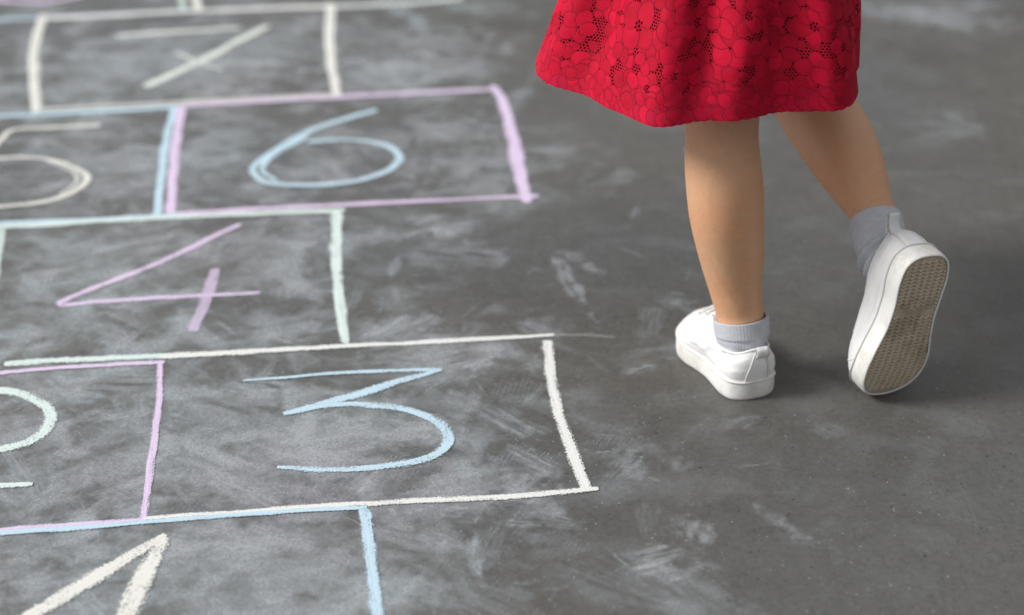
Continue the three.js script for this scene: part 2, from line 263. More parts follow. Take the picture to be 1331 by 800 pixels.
// the boxes of 2 and 3
chalkLine('lilac', [[-30, 489], [110, 477], [214, 472]], .008, 'thin lilac chalk line over the 2');
chalkLine('lilac', [[208, 471], [206, 520], [196, 600], [187, 678]], .0072, 'thin lilac chalk line dividing the mint two from the blue three');
chalkLine('white', [[711, 444], [717, 500], [735, 565], [762, 640]], .0118, 'white chalk line on the far side of the 3');
chalkNumber('blue', [[[[316, 496], [450, 486], [574, 482]], [.005, .007, .008]], [[[574, 482], [520, 496], [470, 513], [368, 539]], [.006, .013, .013, .008]], [[[368, 539], [450, 527], [528, 534], [570, 553], [582, 576], [560, 595], [500, 607], [430, 613], [360, 609]], [.008, .009, .011, .012, .014, .013, .011, .010, .008]]], 'blue chalk number 3 with a flat top');
chalkNumber('mint', [[[[-40, 508], [20, 512], [60, 532], [64, 552], [36, 576], [-40, 594]], .014], [[[-40, 634], [0, 633], [42, 631]], .010]], 'mint chalk number 2 cut off by the picture edge');
chalkLine('lilac', [[-30, 693], [80, 685], [190, 677]], .0075, 'thin lilac chalk line underneath the mint two');
chalkLine('white', [[186, 676], [330, 666], [480, 656], [640, 648], [778, 637]], [.006, .009, .010, .010, .008], 'white chalk line under the 3');
chalkLine('blue', [[-30, 697], [150, 684], [300, 671], [476, 661]], [.009, .008, .007, .006], 'blue chalk line over the 1');
// the box of the 1
chalkLine('blue', [[473, 664], [482, 720], [491, 800], [494, 830]], .0118, 'blue chalk line beside the 1');
chalkNumber('cream', [[[[216, 697], [130, 748], [20, 815]], [.011, .018, .019]], [[[214, 700], [188, 750], [150, 830]], [.011, .019, .023]]], 'cream chalk number 1');

// ---------------------------------------------------------------- the child
const child = new THREE.Group(); child.name = 'person';
thing(child, 'small child in a red lace dress walking away on the grey ground', 'person');

// --- one continuous body: distance to tapered capsules, joined smoothly, meshed with surface nets
function capsule(a, b, ra, rb) { const d = b.clone().sub(a), l2 = d.lengthSq(); const R = Math.max(ra, rb); return { min: [Math.min(a.x, b.x) - R, Math.min(a.y, b.y) - R, Math.min(a.z, b.z) - R], max: [Math.max(a.x, b.x) + R, Math.max(a.y, b.y) + R, Math.max(a.z, b.z) + R], f: (x, y, z) => { const px = x - a.x, py = y - a.y, pz = z - a.z; const t = clamp((px * d.x + py * d.y + pz * d.z) / l2); return Math.hypot(px - d.x * t, py - d.y * t, pz - d.z * t) - (ra + (rb - ra) * t); } }; }
function blob(c, r, q) { const i = q.clone().invert(), R = Math.max(r.x, r.y, r.z), v = V(); return { min: [c.x - R, c.y - R, c.z - R], max: [c.x + R, c.y + R, c.z + R], f: (x, y, z) => { v.set(x - c.x, y - c.y, z - c.z).applyQuaternion(i); const k0 = Math.hypot(v.x / r.x, v.y / r.y, v.z / r.z), k1 = Math.hypot(v.x / r.x / r.x, v.y / r.y / r.y, v.z / r.z / r.z); return k1 > 1e-9 ? k0 * (k0 - 1) / k1 : -Math.min(r.x, r.y, r.z); } }; }
function nets(parts, k, cell, cuts = []) {
  const lo = [1e9, 1e9, 1e9], hi = [-1e9, -1e9, -1e9]; for (const p of parts) for (let a = 0; a < 3; a++) { lo[a] = Math.min(lo[a], p.min[a] - 3 * cell); hi[a] = Math.max(hi[a], p.max[a] + 3 * cell); }
  const n = [0, 1, 2].map((a) => Math.ceil((hi[a] - lo[a]) / cell) + 1), [nx, ny, nz] = n, M = nx * ny * nz, fld = new Float32Array(M).fill(1);
  const join = (a, b) => { const h = Math.max(k - Math.abs(a - b), 0) / k; return Math.min(a, b) - h * h * k * .25; };
  for (const p of parts) {
    const r = [0, 1, 2].map((a) => [Math.max(0, Math.floor((p.min[a] - lo[a] - k - 2 * cell) / cell)), Math.min(n[a] - 1, Math.ceil((p.max[a] - lo[a] + k + 2 * cell) / cell))]);
    for (let z = r[2][0]; z <= r[2][1]; z++) for (let y = r[1][0]; y <= r[1][1]; y++) for (let x = r[0][0]; x <= r[0][1]; x++) { const q = (z * ny + y) * nx + x; fld[q] = join(fld[q], p.f(lo[0] + x * cell, lo[1] + y * cell, lo[2] + z * cell)); }
  }
  for (const p of cuts) for (let z = 0; z < nz; z++) for (let y = 0; y < ny; y++) for (let x = 0; x < nx; x++) { const q = (z * ny + y) * nx + x; fld[q] = Math.max(fld[q], -p.f(lo[0] + x * cell, lo[1] + y * cell, lo[2] + z * cell)); }
  const id = new Int32Array(M).fill(-1), P = [], I = [], at = (x, y, z) => (z * ny + y) * nx + x;
  for (let z = 0; z < nz - 1; z++) for (let y = 0; y < ny - 1; y++) for (let x = 0; x < nx - 1; x++) {
    let m = 0, sx = 0, sy = 0, sz = 0, c = 0; const v = [];
    for (let q = 0; q < 8; q++) { v[q] = fld[at(x + (q & 1), y + (q >> 1 & 1), z + (q >> 2))]; if (v[q] < 0) m |= 1 << q; }
    if (m === 0 || m === 255) continue;
    for (let q = 0; q < 8; q++) for (const b of [1, 2, 4]) if (!(q & b)) { const A = v[q], B = v[q | b]; if ((A < 0) !== (B < 0)) { const t = A / (A - B); sx += (q & 1) + (b === 1 ? t : 0); sy += (q >> 1 & 1) + (b === 2 ? t : 0); sz += (q >> 2) + (b === 4 ? t : 0); c++; } }
    id[at(x, y, z)] = P.length / 3; P.push(lo[0] + (x + sx / c) * cell, lo[1] + (y + sy / c) * cell, lo[2] + (z + sz / c) * cell);
  }
  for (let z = 1; z < nz - 1; z++) for (let y = 1; y < ny - 1; y++) for (let x = 1; x < nx - 1; x++) {
    const A = fld[at(x, y, z)] < 0;
    const quad = (a, b, c, d, flip) => { if (a < 0 || b < 0 || c < 0 || d < 0) return; flip ? I.push(a, c, b, a, d, c) : I.push(a, b, c, a, c, d); };
    if (A !== fld[at(x + 1, y, z)] < 0) quad(id[at(x, y - 1, z - 1)], id[at(x, y, z - 1)], id[at(x, y, z)], id[at(x, y - 1, z)], !A);
    if (A !== fld[at(x, y + 1, z)] < 0) quad(id[at(x - 1, y, z - 1)], id[at(x - 1, y, z)], id[at(x, y, z)], id[at(x, y, z - 1)], !A);
    if (A !== fld[at(x, y, z + 1)] < 0) quad(id[at(x - 1, y - 1, z)], id[at(x, y - 1, z)], id[at(x, y, z)], id[at(x - 1, y, z)], !A);
  }
  const g = new THREE.BufferGeometry(); g.setAttribute('position', new THREE.Float32BufferAttribute(P, 3)); g.setIndex(I); g.computeVertexNormals();
  // smooth the stepping that the grid leaves
  const nb = P.length / 3, cnt = new Uint16Array(nb), sum = new Float32Array(P.length), pos = g.attributes.position.array;
  for (let it = 0; it < 4; it++) { cnt.fill(0); sum.fill(0); for (let t = 0; t < I.length; t += 3) for (let e = 0; e < 3; e++) { const a = I[t + e], b = I[t + (e + 1) % 3]; cnt[a]++; sum[a * 3] += pos[b * 3]; sum[a * 3 + 1] += pos[b * 3 + 1]; sum[a * 3 + 2] += pos[b * 3 + 2]; } const s = it % 2 ? -.52 : .5; for (let a = 0; a < nb; a++) if (cnt[a]) for (let c = 0; c < 3; c++) pos[a * 3 + c] += s * (sum[a * 3 + c] / cnt[a] - pos[a * 3 + c]); }
  g.computeVertexNormals();
  const uv = new Float32Array(nb * 2); for (let i = 0; i < nb; i++) { uv[i * 2] = pos[i * 3] + pos[i * 3 + 2]; uv[i * 2 + 1] = pos[i * 3 + 1]; } g.setAttribute('uv', new THREE.BufferAttribute(uv, 2));
  return g;
}
const dense = (J, n = 5) => {                                         // the same limb with smooth curves between its joints
  const c = new THREE.CatmullRomCurve3(J.map((j) => j[0])), q = new THREE.CatmullRomCurve3(J.map((j, i) => V(j[1] + .0004, i * .02, 0))), N = (J.length - 1) * n;
  return [...Array(N + 1).keys()].map((i) => [c.getPoint(i / N), q.getPoint(i / N).x]);
};
const chain = (J, k = .005) => {                                              // one limb: its tapered bones, blended only a little among themselves
  const o = []; for (let i = 0; i < J.length - 1; i++) o.push(capsule(J[i][0], J[i + 1][0], J[i][1], J[i + 1][1]));
  const ext = (m, f) => [0, 1, 2].map((a) => f(...o.map((c) => c[m][a])));
  return [{ min: ext('min', Math.min), max: ext('max', Math.max), f: (x, y, z) => { let d = 1; for (const c of o) { const b = c.f(x, y, z), h = Math.max(k - Math.abs(d - b), 0) / k; d = Math.min(d, b) - h * h * k * .25; } return d; } }];
};

// where the two shoes stand
const OUT = [[0, 0], [.014, .0022], [.0235, .011], [.0275, .028], [.0270, .052], [.0262, .075], [.0285, .098], [.0325, .120], [.0325, .140], [.0255, .158], [.012, .1675], [-.004, .1695], [-.019, .164], [-.0295, .149], [-.0335, .128], [-.0310, .104], [-.0255, .080], [-.0240, .055], [-.0255, .030], [-.0225, .011], [-.0135, .0022]];
for (const p of OUT) { p[0] *= 1.13; p[1] *= .92; }
const heelL = ground(983, 519), mL = rest(frame(heelL, V(-.37, 0, -.93), V(0, -1, 0)).scale(V(.90, .95, .82)), .10);
const mR = rest(frame(V(.384, .15, -1.655), V(-.14, -.97, -.06), V(.42, -.16, .89)).scale(V(.95, 1, 1.04)), .16);
const inL = (x, y, z) => V(x, y, z).applyMatrix4(mL), inR = (x, y, z) => V(x, y, z).applyMatrix4(mR);
const legL = [[inL(0, .040, .042), .020], [atZ(965, 435, -1.704), .0222], [atZ(961, 405, -1.706), .0225], [atZ(956, 370, -1.707), .0255], [atZ(951, 330, -1.706), .0305], [atZ(945, 280, -1.702), .0345], [atZ(942, 240, -1.701), .0355], [atZ(939, 205, -1.705), .0345], [atZ(938, 170, -1.712), .0335], [atZ(937, 120, -1.722), .037], [V(.165, .40, -1.745), .048], [V(.145, .49, -1.765), .056]];
const legR = [[inR(0, .036, .042), .018], [inR(0, .056, .034).lerp(atZ(1141, 305, -1.748), .5), .020], [atZ(1138, 284, -1.753), .0215], [atZ(1129, 266, -1.762), .0228], [atZ(1115, 236, -1.782), .0292], [atZ(1097, 200, -1.806), .0352], [atZ(1078, 168, -1.832), .0378], [atZ(1060, 140, -1.856), .0378], [atZ(1040, 108, -1.882), .0375], [V(.245, .345, -1.885), .042], [V(.228, .42, -1.84), .051], [V(.215, .49, -1.79), .057]];
const FACE = V(-.30, 0, -.954), RIGHT = V(.954, 0, -.30);             // the way the child walks
const O = V(.178, 0, -1.785), body = (r, y, f) => O.clone().addScaledVector(RIGHT, r).addScaledVector(FACE, f).setY(y);
const turn = new THREE.Quaternion().setFromRotationMatrix(new THREE.Matrix4().makeBasis(RIGHT, V(0, 1, 0), FACE.clone().negate()));
const skin = std({ color: col(1, 1, 1), map: dataTex(512, 512, (i, j, o) => { const x = i / 512, y = j / 512, n = noise(x * 9, y * 9, 9, 9) * .6 + noise(x * 31, y * 31, 31, 31) * .4 - .5, f = (hash(i, j) - .5) * .05 + (noise(x * 120, y * 120, 120, 120) - .5) * .06; o[0] = sRGB(.69 * (1 + f + n * .06)); o[1] = sRGB(.375 * (1 + f - n * .12)); o[2] = sRGB(.210 * (1 + f - n * .18)); }), roughness: .46, bumpMap: dataTex(256, 256, (i, j, o) => { o[0] = o[1] = o[2] = 255 * (.6 * noise(i / 4, j / 4, 64, 64) + .4 * hash(i, j)); }, false), bumpScale: .00008 });
skin.bumpMap.repeat.set(18, 18); skin.map.repeat.set(3, 3);
{
  const parts = [...chain(dense(legL), 1e-5), ...chain(dense(legR), 1e-5), blob(body(0, .50, -.005), V(.10, .075, .078), turn), blob(body(0, .585, 0), V(.083, .11, .066), turn), blob(body(0, .69, 0), V(.088, .11, .068), turn), blob(body(0, .755, -.004), V(.098, .05, .056), turn), capsule(body(0, .77, .0), body(0, .86, .012), .036, .032),
    ...chain([[body(-.095, .765, 0), .033], [body(-.125, .66, -.02), .027], [body(-.150, .615, -.015), .024], [body(-.165, .54, .03), .022], [body(-.175, .495, .05), .017]]), ...chain([[body(.095, .765, 0), .033], [body(.128, .66, .01), .027], [body(.150, .615, .02), .024], [body(.165, .54, .06), .022], [body(.175, .495, .085), .017]])];
  const g = [nets(parts, .018, .006)];
  for (const s of [-1, 1]) {                                          // hands: palm, four unequal fingers, a thumb at the side
    const w = body(s * .175, .495, s < 0 ? .05 : .085), q = (r, y, f) => w.clone().addScaledVector(RIGHT, r).addScaledVector(FACE, f).add(V(0, y, 0)), h = chain([[w, .016], [q(0, -.028, .006), .0165], [q(0, -.042, .008), .013]]);
    h.push(capsule(q(0, -.018, -.012), q(0, -.045, -.011), .010, .009), capsule(q(0, -.018, .016), q(0, -.045, .024), .010, .009));
    [-.016, -.005, .007, .019].forEach((f, i) => { const l = [.026, .034, .037, .032][i]; h.push(...chain([[q(0, -.043, f + .004), .0068], [q(-s * .003, -.043 - l * .5, f + .006), .0062], [q(-s * .010, -.043 - l * .95, f + .004), .005]])); });
    h.push(...chain([[q(-s * .004, -.014, .020), .008], [q(-s * .010, -.030, .034), .0072], [q(-s * .014, -.048, .038), .0058]]));
    g.push(nets(h, .005, .003));
  }
  const H = (r, y, f) => body(r, .945 + y, .022 + f);
  g.push(nets([blob(H(0, .028, -.012), V(.072, .074, .084), turn), blob(H(0, -.03, .018), V(.058, .062, .062), turn), blob(H(0, -.075, .045), V(.022, .018, .020), turn), blob(H(-.034, -.038, .050), V(.026, .026, .024), turn), blob(H(.034, -.038, .050), V(.026, .026, .024), turn),
    capsule(H(0, .0, .074), H(0, -.026, .088), .006, .0095), capsule(H(-.014, -.056, .071), H(.014, -.056, .071), .0058, .0058), capsule(H(-.010, -.063, .068), H(.010, -.063, .068), .006, .006), ...[-1, 1].flatMap((s) => [blob(H(s * .073, -.008, -.008), V(.009, .026, .017), turn), capsule(H(s * .020, .012, .071), H(s * .042, .010, .062), .006, .006)]), capsule(H(0, -.06, -.005), H(0, -.11, -.01), .036, .034)], .010, .0035, [-1, 1].map((s) => blob(H(s * .031, -.004, .079), V(.014, .009, .009), turn))));
  const m = mesh('body', mergeGeometries(g), skin, child); m.userData.label = 'bare legs and arms';
  for (const s of [-1, 1]) { const e = new THREE.SphereGeometry(.0092, 20, 14); const o = mesh('eye', e, std({ color: col(.75, .73, .70), roughness: .2 }), child); o.position.copy(H(s * .031, -.004, .0625)); const iris = mesh('iris', new THREE.SphereGeometry(.0056, 16, 10), std({ color: col(.03, .015, .01), roughness: .2 }), o); iris.position.copy(FACE).multiplyScalar(.0048); }
  const hair = nets([blob(H(0, .034, -.018), V(.081, .080, .090), turn), blob(H(0, -.03, -.045), V(.074, .07, .055), turn), blob(H(0, -.09, -.055), V(.064, .055, .035), turn), ...[-1, 1].map((s) => blob(H(s * .062, -.03, -.02), V(.018, .06, .035), turn))], .02, .005, [blob(H(0, -.035, .082), V(.062, .075, .05), turn)]);
  mesh('hair', hair, std({ color: col(.035, .02, .012), roughness: .45 }), child);
}
// --- dress: lace over a plain lining
const LX = .48, LY = .24;                                             // metres of cloth in one texture
function laceTextures() {
  const W = 2048, H = 1024, S = W / LX, rnd = rng(9), mk = () => { const c = document.createElement('canvas'); c.width = W; c.height = H; return c; };
  const cc = mk(), ca = mk(), cb = mk(), C = cc.getContext('2d'), A = ca.getContext('2d'), B = cb.getContext('2d');
  C.fillStyle = 'rgb(188,20,48)'; C.fillRect(0, 0, W, H); A.fillStyle = '#000'; A.fillRect(0, 0, W, H); B.fillStyle = 'rgb(60,60,60)'; B.fillRect(0, 0, W, H);
  const hemY = (m) => H - m * S;                                      // metres above the hem -> canvas row (v up)
  // net: rows of small six-sided holes
  A.strokeStyle = '#fff'; A.lineWidth = 3.4; B.strokeStyle = 'rgb(95,95,95)'; B.lineWidth = 3.6;
  const p = 12.5; for (let j = -1; j * p * .87 < H + p; j++) for (let i = -1; i * p < W + p; i++) { const x = (i + (j & 1) * .5) * p, y = j * p * .87; if (y > hemY(.012)) continue; for (const c of [A, B]) { c.beginPath(); for (let k = 0; k <= 6; k++) { const a = k * Math.PI / 3 + .52; c[k ? 'lineTo' : 'moveTo'](x + Math.cos(a) * p * .57, y + Math.sin(a) * p * .57); } c.stroke(); } }
  const petal = (x, y, a, l, w, tone) => {
    for (const dx of [-W, 0, W]) {
      if (x + dx < -120 || x + dx > W + 120) continue;
      const path = (c, k = 1) => { c.save(); c.translate(x + dx, y); c.rotate(a); c.beginPath(); c.moveTo(-l * .1, 0); c.bezierCurveTo(l * .05, -w * k, l * .75, -w * 1.25 * k, l * k, -w * .12); c.bezierCurveTo(l * k * 1.03, w * .2, l * .75, w * 1.25 * k, l * .05, w * k * .9); c.closePath(); };
      path(A); A.fillStyle = '#fff'; A.fill(); A.restore();
      path(C); C.fillStyle = `rgb(${tone | 0},${8 + (tone - 180) * .15 | 0},${42 + (tone - 180) * .45 | 0})`; C.fill();
      C.lineWidth = 1; C.strokeStyle = `rgba(150,6,30,.35)`; for (let k = -2; k <= 2; k++) { C.beginPath(); C.moveTo(l * .12, k * w * .12); C.lineTo(l * .82, k * w * .42); C.stroke(); } C.restore();
      path(C); C.lineWidth = 4; C.strokeStyle = 'rgb(122,5,25)'; C.stroke(); C.lineWidth = 2; C.strokeStyle = `rgb(212,30,64)`; C.stroke(); C.restore();
      path(B); const gr = B.createRadialGradient(l * .5, 0, 1, l * .5, 0, l * .62); gr.addColorStop(0, 'rgb(175,175,175)'); gr.addColorStop(1, 'rgb(120,120,120)'); B.fillStyle = gr; B.fill(); B.lineWidth = 4.5; B.strokeStyle = 'rgb(80,80,80)'; B.stroke(); B.lineWidth = 2.6; B.strokeStyle = 'rgb(235,235,235)'; B.stroke(); B.restore();
    }
  };
  const flower = (x, y, R, n) => { const a0 = rnd() * 6.28; for (let k = 0; k < n; k++) { const l = R * (.85 + rnd() * .3), a = a0 + k / n * 6.28 + (rnd() - .5) * .25, o = R * .16; petal(x + Math.cos(a) * o, y + Math.sin(a) * o, a, l, l * (n > 4 ? .50 : .62) * (.85 + rnd() * .3), 170 + rnd() * 30); }
    if (rnd() < .28) { const hole = R * .24; for (const dx of [-W, 0, W]) { A.fillStyle = '#000'; for (let k = 0; k < 7; k++) { const a = k * .898; A.beginPath(); A.arc(x + dx + Math.cos(a) * hole * (k ? .8 : 0), y + Math.sin(a) * hole * (k ? .8 : 0), hole * .26, 0, 6.3); A.fill(); } } } };
  const spots = [], far = (x, y, d) => spots.every(([a, b, r]) => { const dx = Math.min(Math.abs(a - x), W - Math.abs(a - x)); return Math.hypot(dx, b - y) > d * (r + 0); });
  for (let t = 0; t < 9000; t++) { const x = rnd() * W, y = rnd() * hemY(.012), R = (.0130 + rnd() * .0065) * S; if (spots.every(([a, b, r]) => { const dx = Math.min(Math.abs(a - x), W - Math.abs(a - x)); return Math.hypot(dx, b - y) > (R + r) * .74; })) spots.push([x, y, R]); }
  const buds = [];
  for (let t = 0; t < 9000; t++) { const x = rnd() * W, y = rnd() * hemY(.014), R = (.0042 + rnd() * .0045) * S; if (spots.every(([a, b, r]) => { const dx = Math.min(Math.abs(a - x), W - Math.abs(a - x)); return Math.hypot(dx, b - y) > r * .82 + R * .8; }) && buds.every(([a, b, r]) => Math.hypot(Math.min(Math.abs(a - x), W - Math.abs(a - x)), b - y) > R + r)) buds.push([x, y, R]); }
  for (const [x, y, R] of buds) petal(x - R * .8, y, rnd() * 6.28, R * 1.9, R * .85, 172 + rnd() * 26);
  for (const [x, y, R] of spots) flower(x, y, R, rnd() < .35 ? 4 : rnd() < .6 ? 5 : 6);
  // scalloped hem of overlapping petals
  A.fillStyle = '#000'; A.fillRect(0, hemY(.0178), W, H);
  const nh = 30, disc = (x, y, rx, ry, tone) => { for (const dx of [-W, 0, W]) { const e = (c) => { c.beginPath(); c.ellipse(x + dx, y, rx, ry, 0, 0, 6.2832); }; e(A); A.fillStyle = '#fff'; A.fill(); e(C); C.fillStyle = `rgb(${tone | 0},12,48)`; C.fill(); C.lineWidth = 4; C.strokeStyle = 'rgb(122,5,25)'; C.stroke(); C.lineWidth = 2; C.strokeStyle = 'rgb(212,30,64)'; C.stroke(); e(B); B.fillStyle = 'rgb(150,150,150)'; B.fill(); B.lineWidth = 4.5; B.strokeStyle = 'rgb(80,80,80)'; B.stroke(); B.lineWidth = 2.6; B.strokeStyle = 'rgb(235,235,235)'; B.stroke(); } };
  for (let x = 0; x < W;) { const q = (.0055 + rnd() * .0045) * S; disc(x, hemY(.0072) - q, q * 1.15, q, 172 + rnd() * 26); x += q * .96; }
  for (let k = 0; k < 150; k++) { const l = (.008 + rnd() * .006) * S; petal(rnd() * W, hemY(.0075) - l * 1.05 - rnd() * .012 * S, rnd() * 6.28, l, l * (.5 + rnd() * .2), 172 + rnd() * 26); }
  const im = C.getImageData(0, 0, W, H), dd = im.data;                // threads of the ground weave
  for (let j = 0; j < H; j++) for (let i = 0; i < W; i++) { const k = (j * W + i) * 4, f = 1 + (hash(i >> 1, j * 7) - .5) * .10 + (hash(i * 5, j >> 1) - .5) * .10 + (noise(i / 40, j / 40) - .5) * .10; dd[k] = Math.min(255, dd[k] * f); dd[k + 1] *= f; dd[k + 2] *= f; }
  C.putImageData(im, 0, 0);
  const tex = (c, color) => { const t = new THREE.CanvasTexture(c); finish(t, color); return t; };
  return [tex(cc, true), tex(ca, false), tex(cb, false)];
}
const [laceMap, laceAlpha, laceBump] = laceTextures();
const lace = phys({ map: laceMap, alphaMap: laceAlpha, alphaTest: .5, bumpMap: laceBump, bumpScale: .0014, roughness: .75, specularIntensity: .35, sheen: .12, sheenColor: col(.9, .15, .3), sheenRoughness: .5, side: THREE.DoubleSide });
const liningMat = std({ color: col(.50, .008, .028), roughness: .85, side: THREE.DoubleSide });
const HEM = [atY(692, 87, .300), atY(709, 107, .299), atY(770, 133, .298), atY(815, 153, .297), atY(852, 167, .296), atY(878, 167, .297), atY(905, 162, .298), atY(960, 158, .298), atY(1010, 150, .299), atY(1060, 147, .299), atY(1090, 146, .299), atY(1107, 137, .300), V(.322, .30, -1.76), V(.326, .30, -1.84), V(.300, .30, -1.93), V(.215, .30, -1.985), V(.120, .30, -1.975), V(.064, .30, -1.905), V(.034, .30, -1.83)];
const hemCurve = new THREE.CatmullRomCurve3(HEM, true, 'centripetal'); hemCurve.arcLengthDivisions = 1200;
const HEMLEN = hemCurve.getLength();
const waistC = body(0, .545, 0);
function skirtPoint(u, h, inset = 0) {                                // u round the hem, h metres up from it
  const p = hemCurve.getPointAt(((u % 1) + 1) % 1), t = clamp(h / .245), c = V(waistC.x, 0, waistC.z), a = Math.atan2(p.z - c.z, p.x - c.x);
  const ca = Math.cos(a), sa = Math.sin(a), r0 = Math.hypot(p.x - c.x, p.z - c.z);
  const f = ca * FACE.x + sa * FACE.z, s = ca * RIGHT.x + sa * RIGHT.z, rw = 1 / Math.hypot(s / .094, f / .078);
  const bell = t * t * .25 + t * .75 - Math.sin(Math.PI * t) * mix(-.20, .05, sst(-1, 1, ca));
  let r = mix(r0, rw, clamp(bell * .98));
  r += (.0070 * Math.sin(a * 9 + 1.5 + h * 6) + .0040 * Math.sin(a * 14 + .4 + h * 9) + .0022 * (noise(u * 60, h * 30) - .5) * 2) * mix(.3, 1, sst(0, .06, h)) * (1 - t * .6) + .0016 * (noise(u * 90 + 5, h * 70) - .5);
  r -= inset;
  return V(c.x + ca * r, p.y + h, c.z + sa * r);
}
const dress = new THREE.Group(); dress.name = 'dress'; child.add(dress); dress.userData.label = 'red floral lace dress with scalloped hem';
{
  const hs = [...Array(75).keys()].map((i) => -.006 + .256 * i / 74), n = Math.round(HEMLEN / LX);
  mesh('skirt', grid(520, 74, (u, v) => skirtPoint(u, -.006 + .256 * v), { closeU: true, uv: (u, v) => { const h = .256 * v; return [u * n, h < LY ? h / LY : (h - LY + .05) / LY]; } }), lace, dress);
  mesh('lining', grid(240, 30, (u, v) => skirtPoint(u, .012 + .232 * v, .0065), { closeU: true }), liningMat, dress);
  // bodice with shoulder straps
  const ring = (y) => { const t = clamp((y - .545) / .215), w = mix(.094, .103, sst(0, .8, t)), d = mix(.078, .080, Math.sin(t * 3)); return [w, d]; };
  mesh('bodice', grid(96, 24, (u, v) => { const a = u * 6.2832, arm = Math.abs(Math.cos(a)) ** 6, y = .535 + v * (.225 - .045 * arm), [w, d] = ring(y); return body(Math.cos(a) * w, y, Math.sin(a) * d); }, { closeU: true, uv: (u, v) => [u * .56 / LX, .2 + v * .2 / LY] }), phys({ map: laceMap, bumpMap: laceBump, bumpScale: .001, roughness: .7, side: THREE.DoubleSide }), dress);
  for (const s of [-1, 1]) mesh('strap', new THREE.TubeGeometry(new THREE.CatmullRomCurve3([body(s * .06, .74, .072), body(s * .066, .79, .05), body(s * .068, .805, 0), body(s * .066, .79, -.05), body(s * .06, .74, -.068)]), 24, .009, 8), std({ color: col(.55, .012, .035), roughness: .75 }), dress);
}

// --- sneakers and socks
const fabricBump = dataTex(256, 256, (i, j, o) => { const a = Math.sin(i / 256 * 6.283 * 64) * .5 + .5, b = Math.sin(j / 256 * 6.283 * 64) * .5 + .5; o[0] = o[1] = o[2] = 255 * clamp((((i >> 2) + (j >> 2)) & 1 ? a : b) * .75 + hash(i, j) * .25); }, false);
const dirt = (base, spot, amount, seed) => dataTex(512, 512, (i, j, o) => { const x = i / 512, y = j / 512, n = noise(x * 6 + seed, y * 6, 0, 6) * .5 + noise(x * 18, y * 18 + seed) * .3 + noise(x * 60 + seed, y * 60) * .2; const k = sst(.5, .78, n) * amount + hash(i + seed, j) * .02; for (let c = 0; c < 3; c++) o[c] = sRGB(mix(base[c], spot[c], k)); });
const canvasMat = std({ map: dirt([.84, .84, .83], [.72, .70, .65], .35, 3), bumpMap: fabricBump, bumpScale: .00016, roughness: .85 });
canvasMat.bumpMap.repeat.set(6, 3);
const rubberMat = std({ map: dirt([.80, .795, .765], [.58, .54, .45], .5, 11), roughness: .5 });
const soleMat = std({ map: dirt([.57, .485, .36], [.36, .29, .20], .7, 29), roughness: .7 });
const laceMatW = std({ color: col(.80, .80, .79), roughness: .8 });
const seamMat = std({ color: col(.70, .69, .66), roughness: .85 });
const sockRib = dataTex(512, 64, (i, j, o) => { const r = Math.sin(i / 512 * 6.283 * 52) * .5 + .5; o[0] = o[1] = o[2] = 255 * clamp(r * .8 + hash(i, j) * .2); }, false);
const sockMat = std({ map: dataTex(256, 256, (i, j, o) => { const h = hash(i * 3, j * 5) * .10 + noise(i / 8, j / 8, 32, 32) * .12 - .1; o[0] = sRGB(.52 * (1 + h)); o[1] = sRGB(.535 * (1 + h)); o[2] = sRGB(.57 * (1 + h)); }), bumpMap: sockRib, bumpScale: .00018, roughness: .95 });

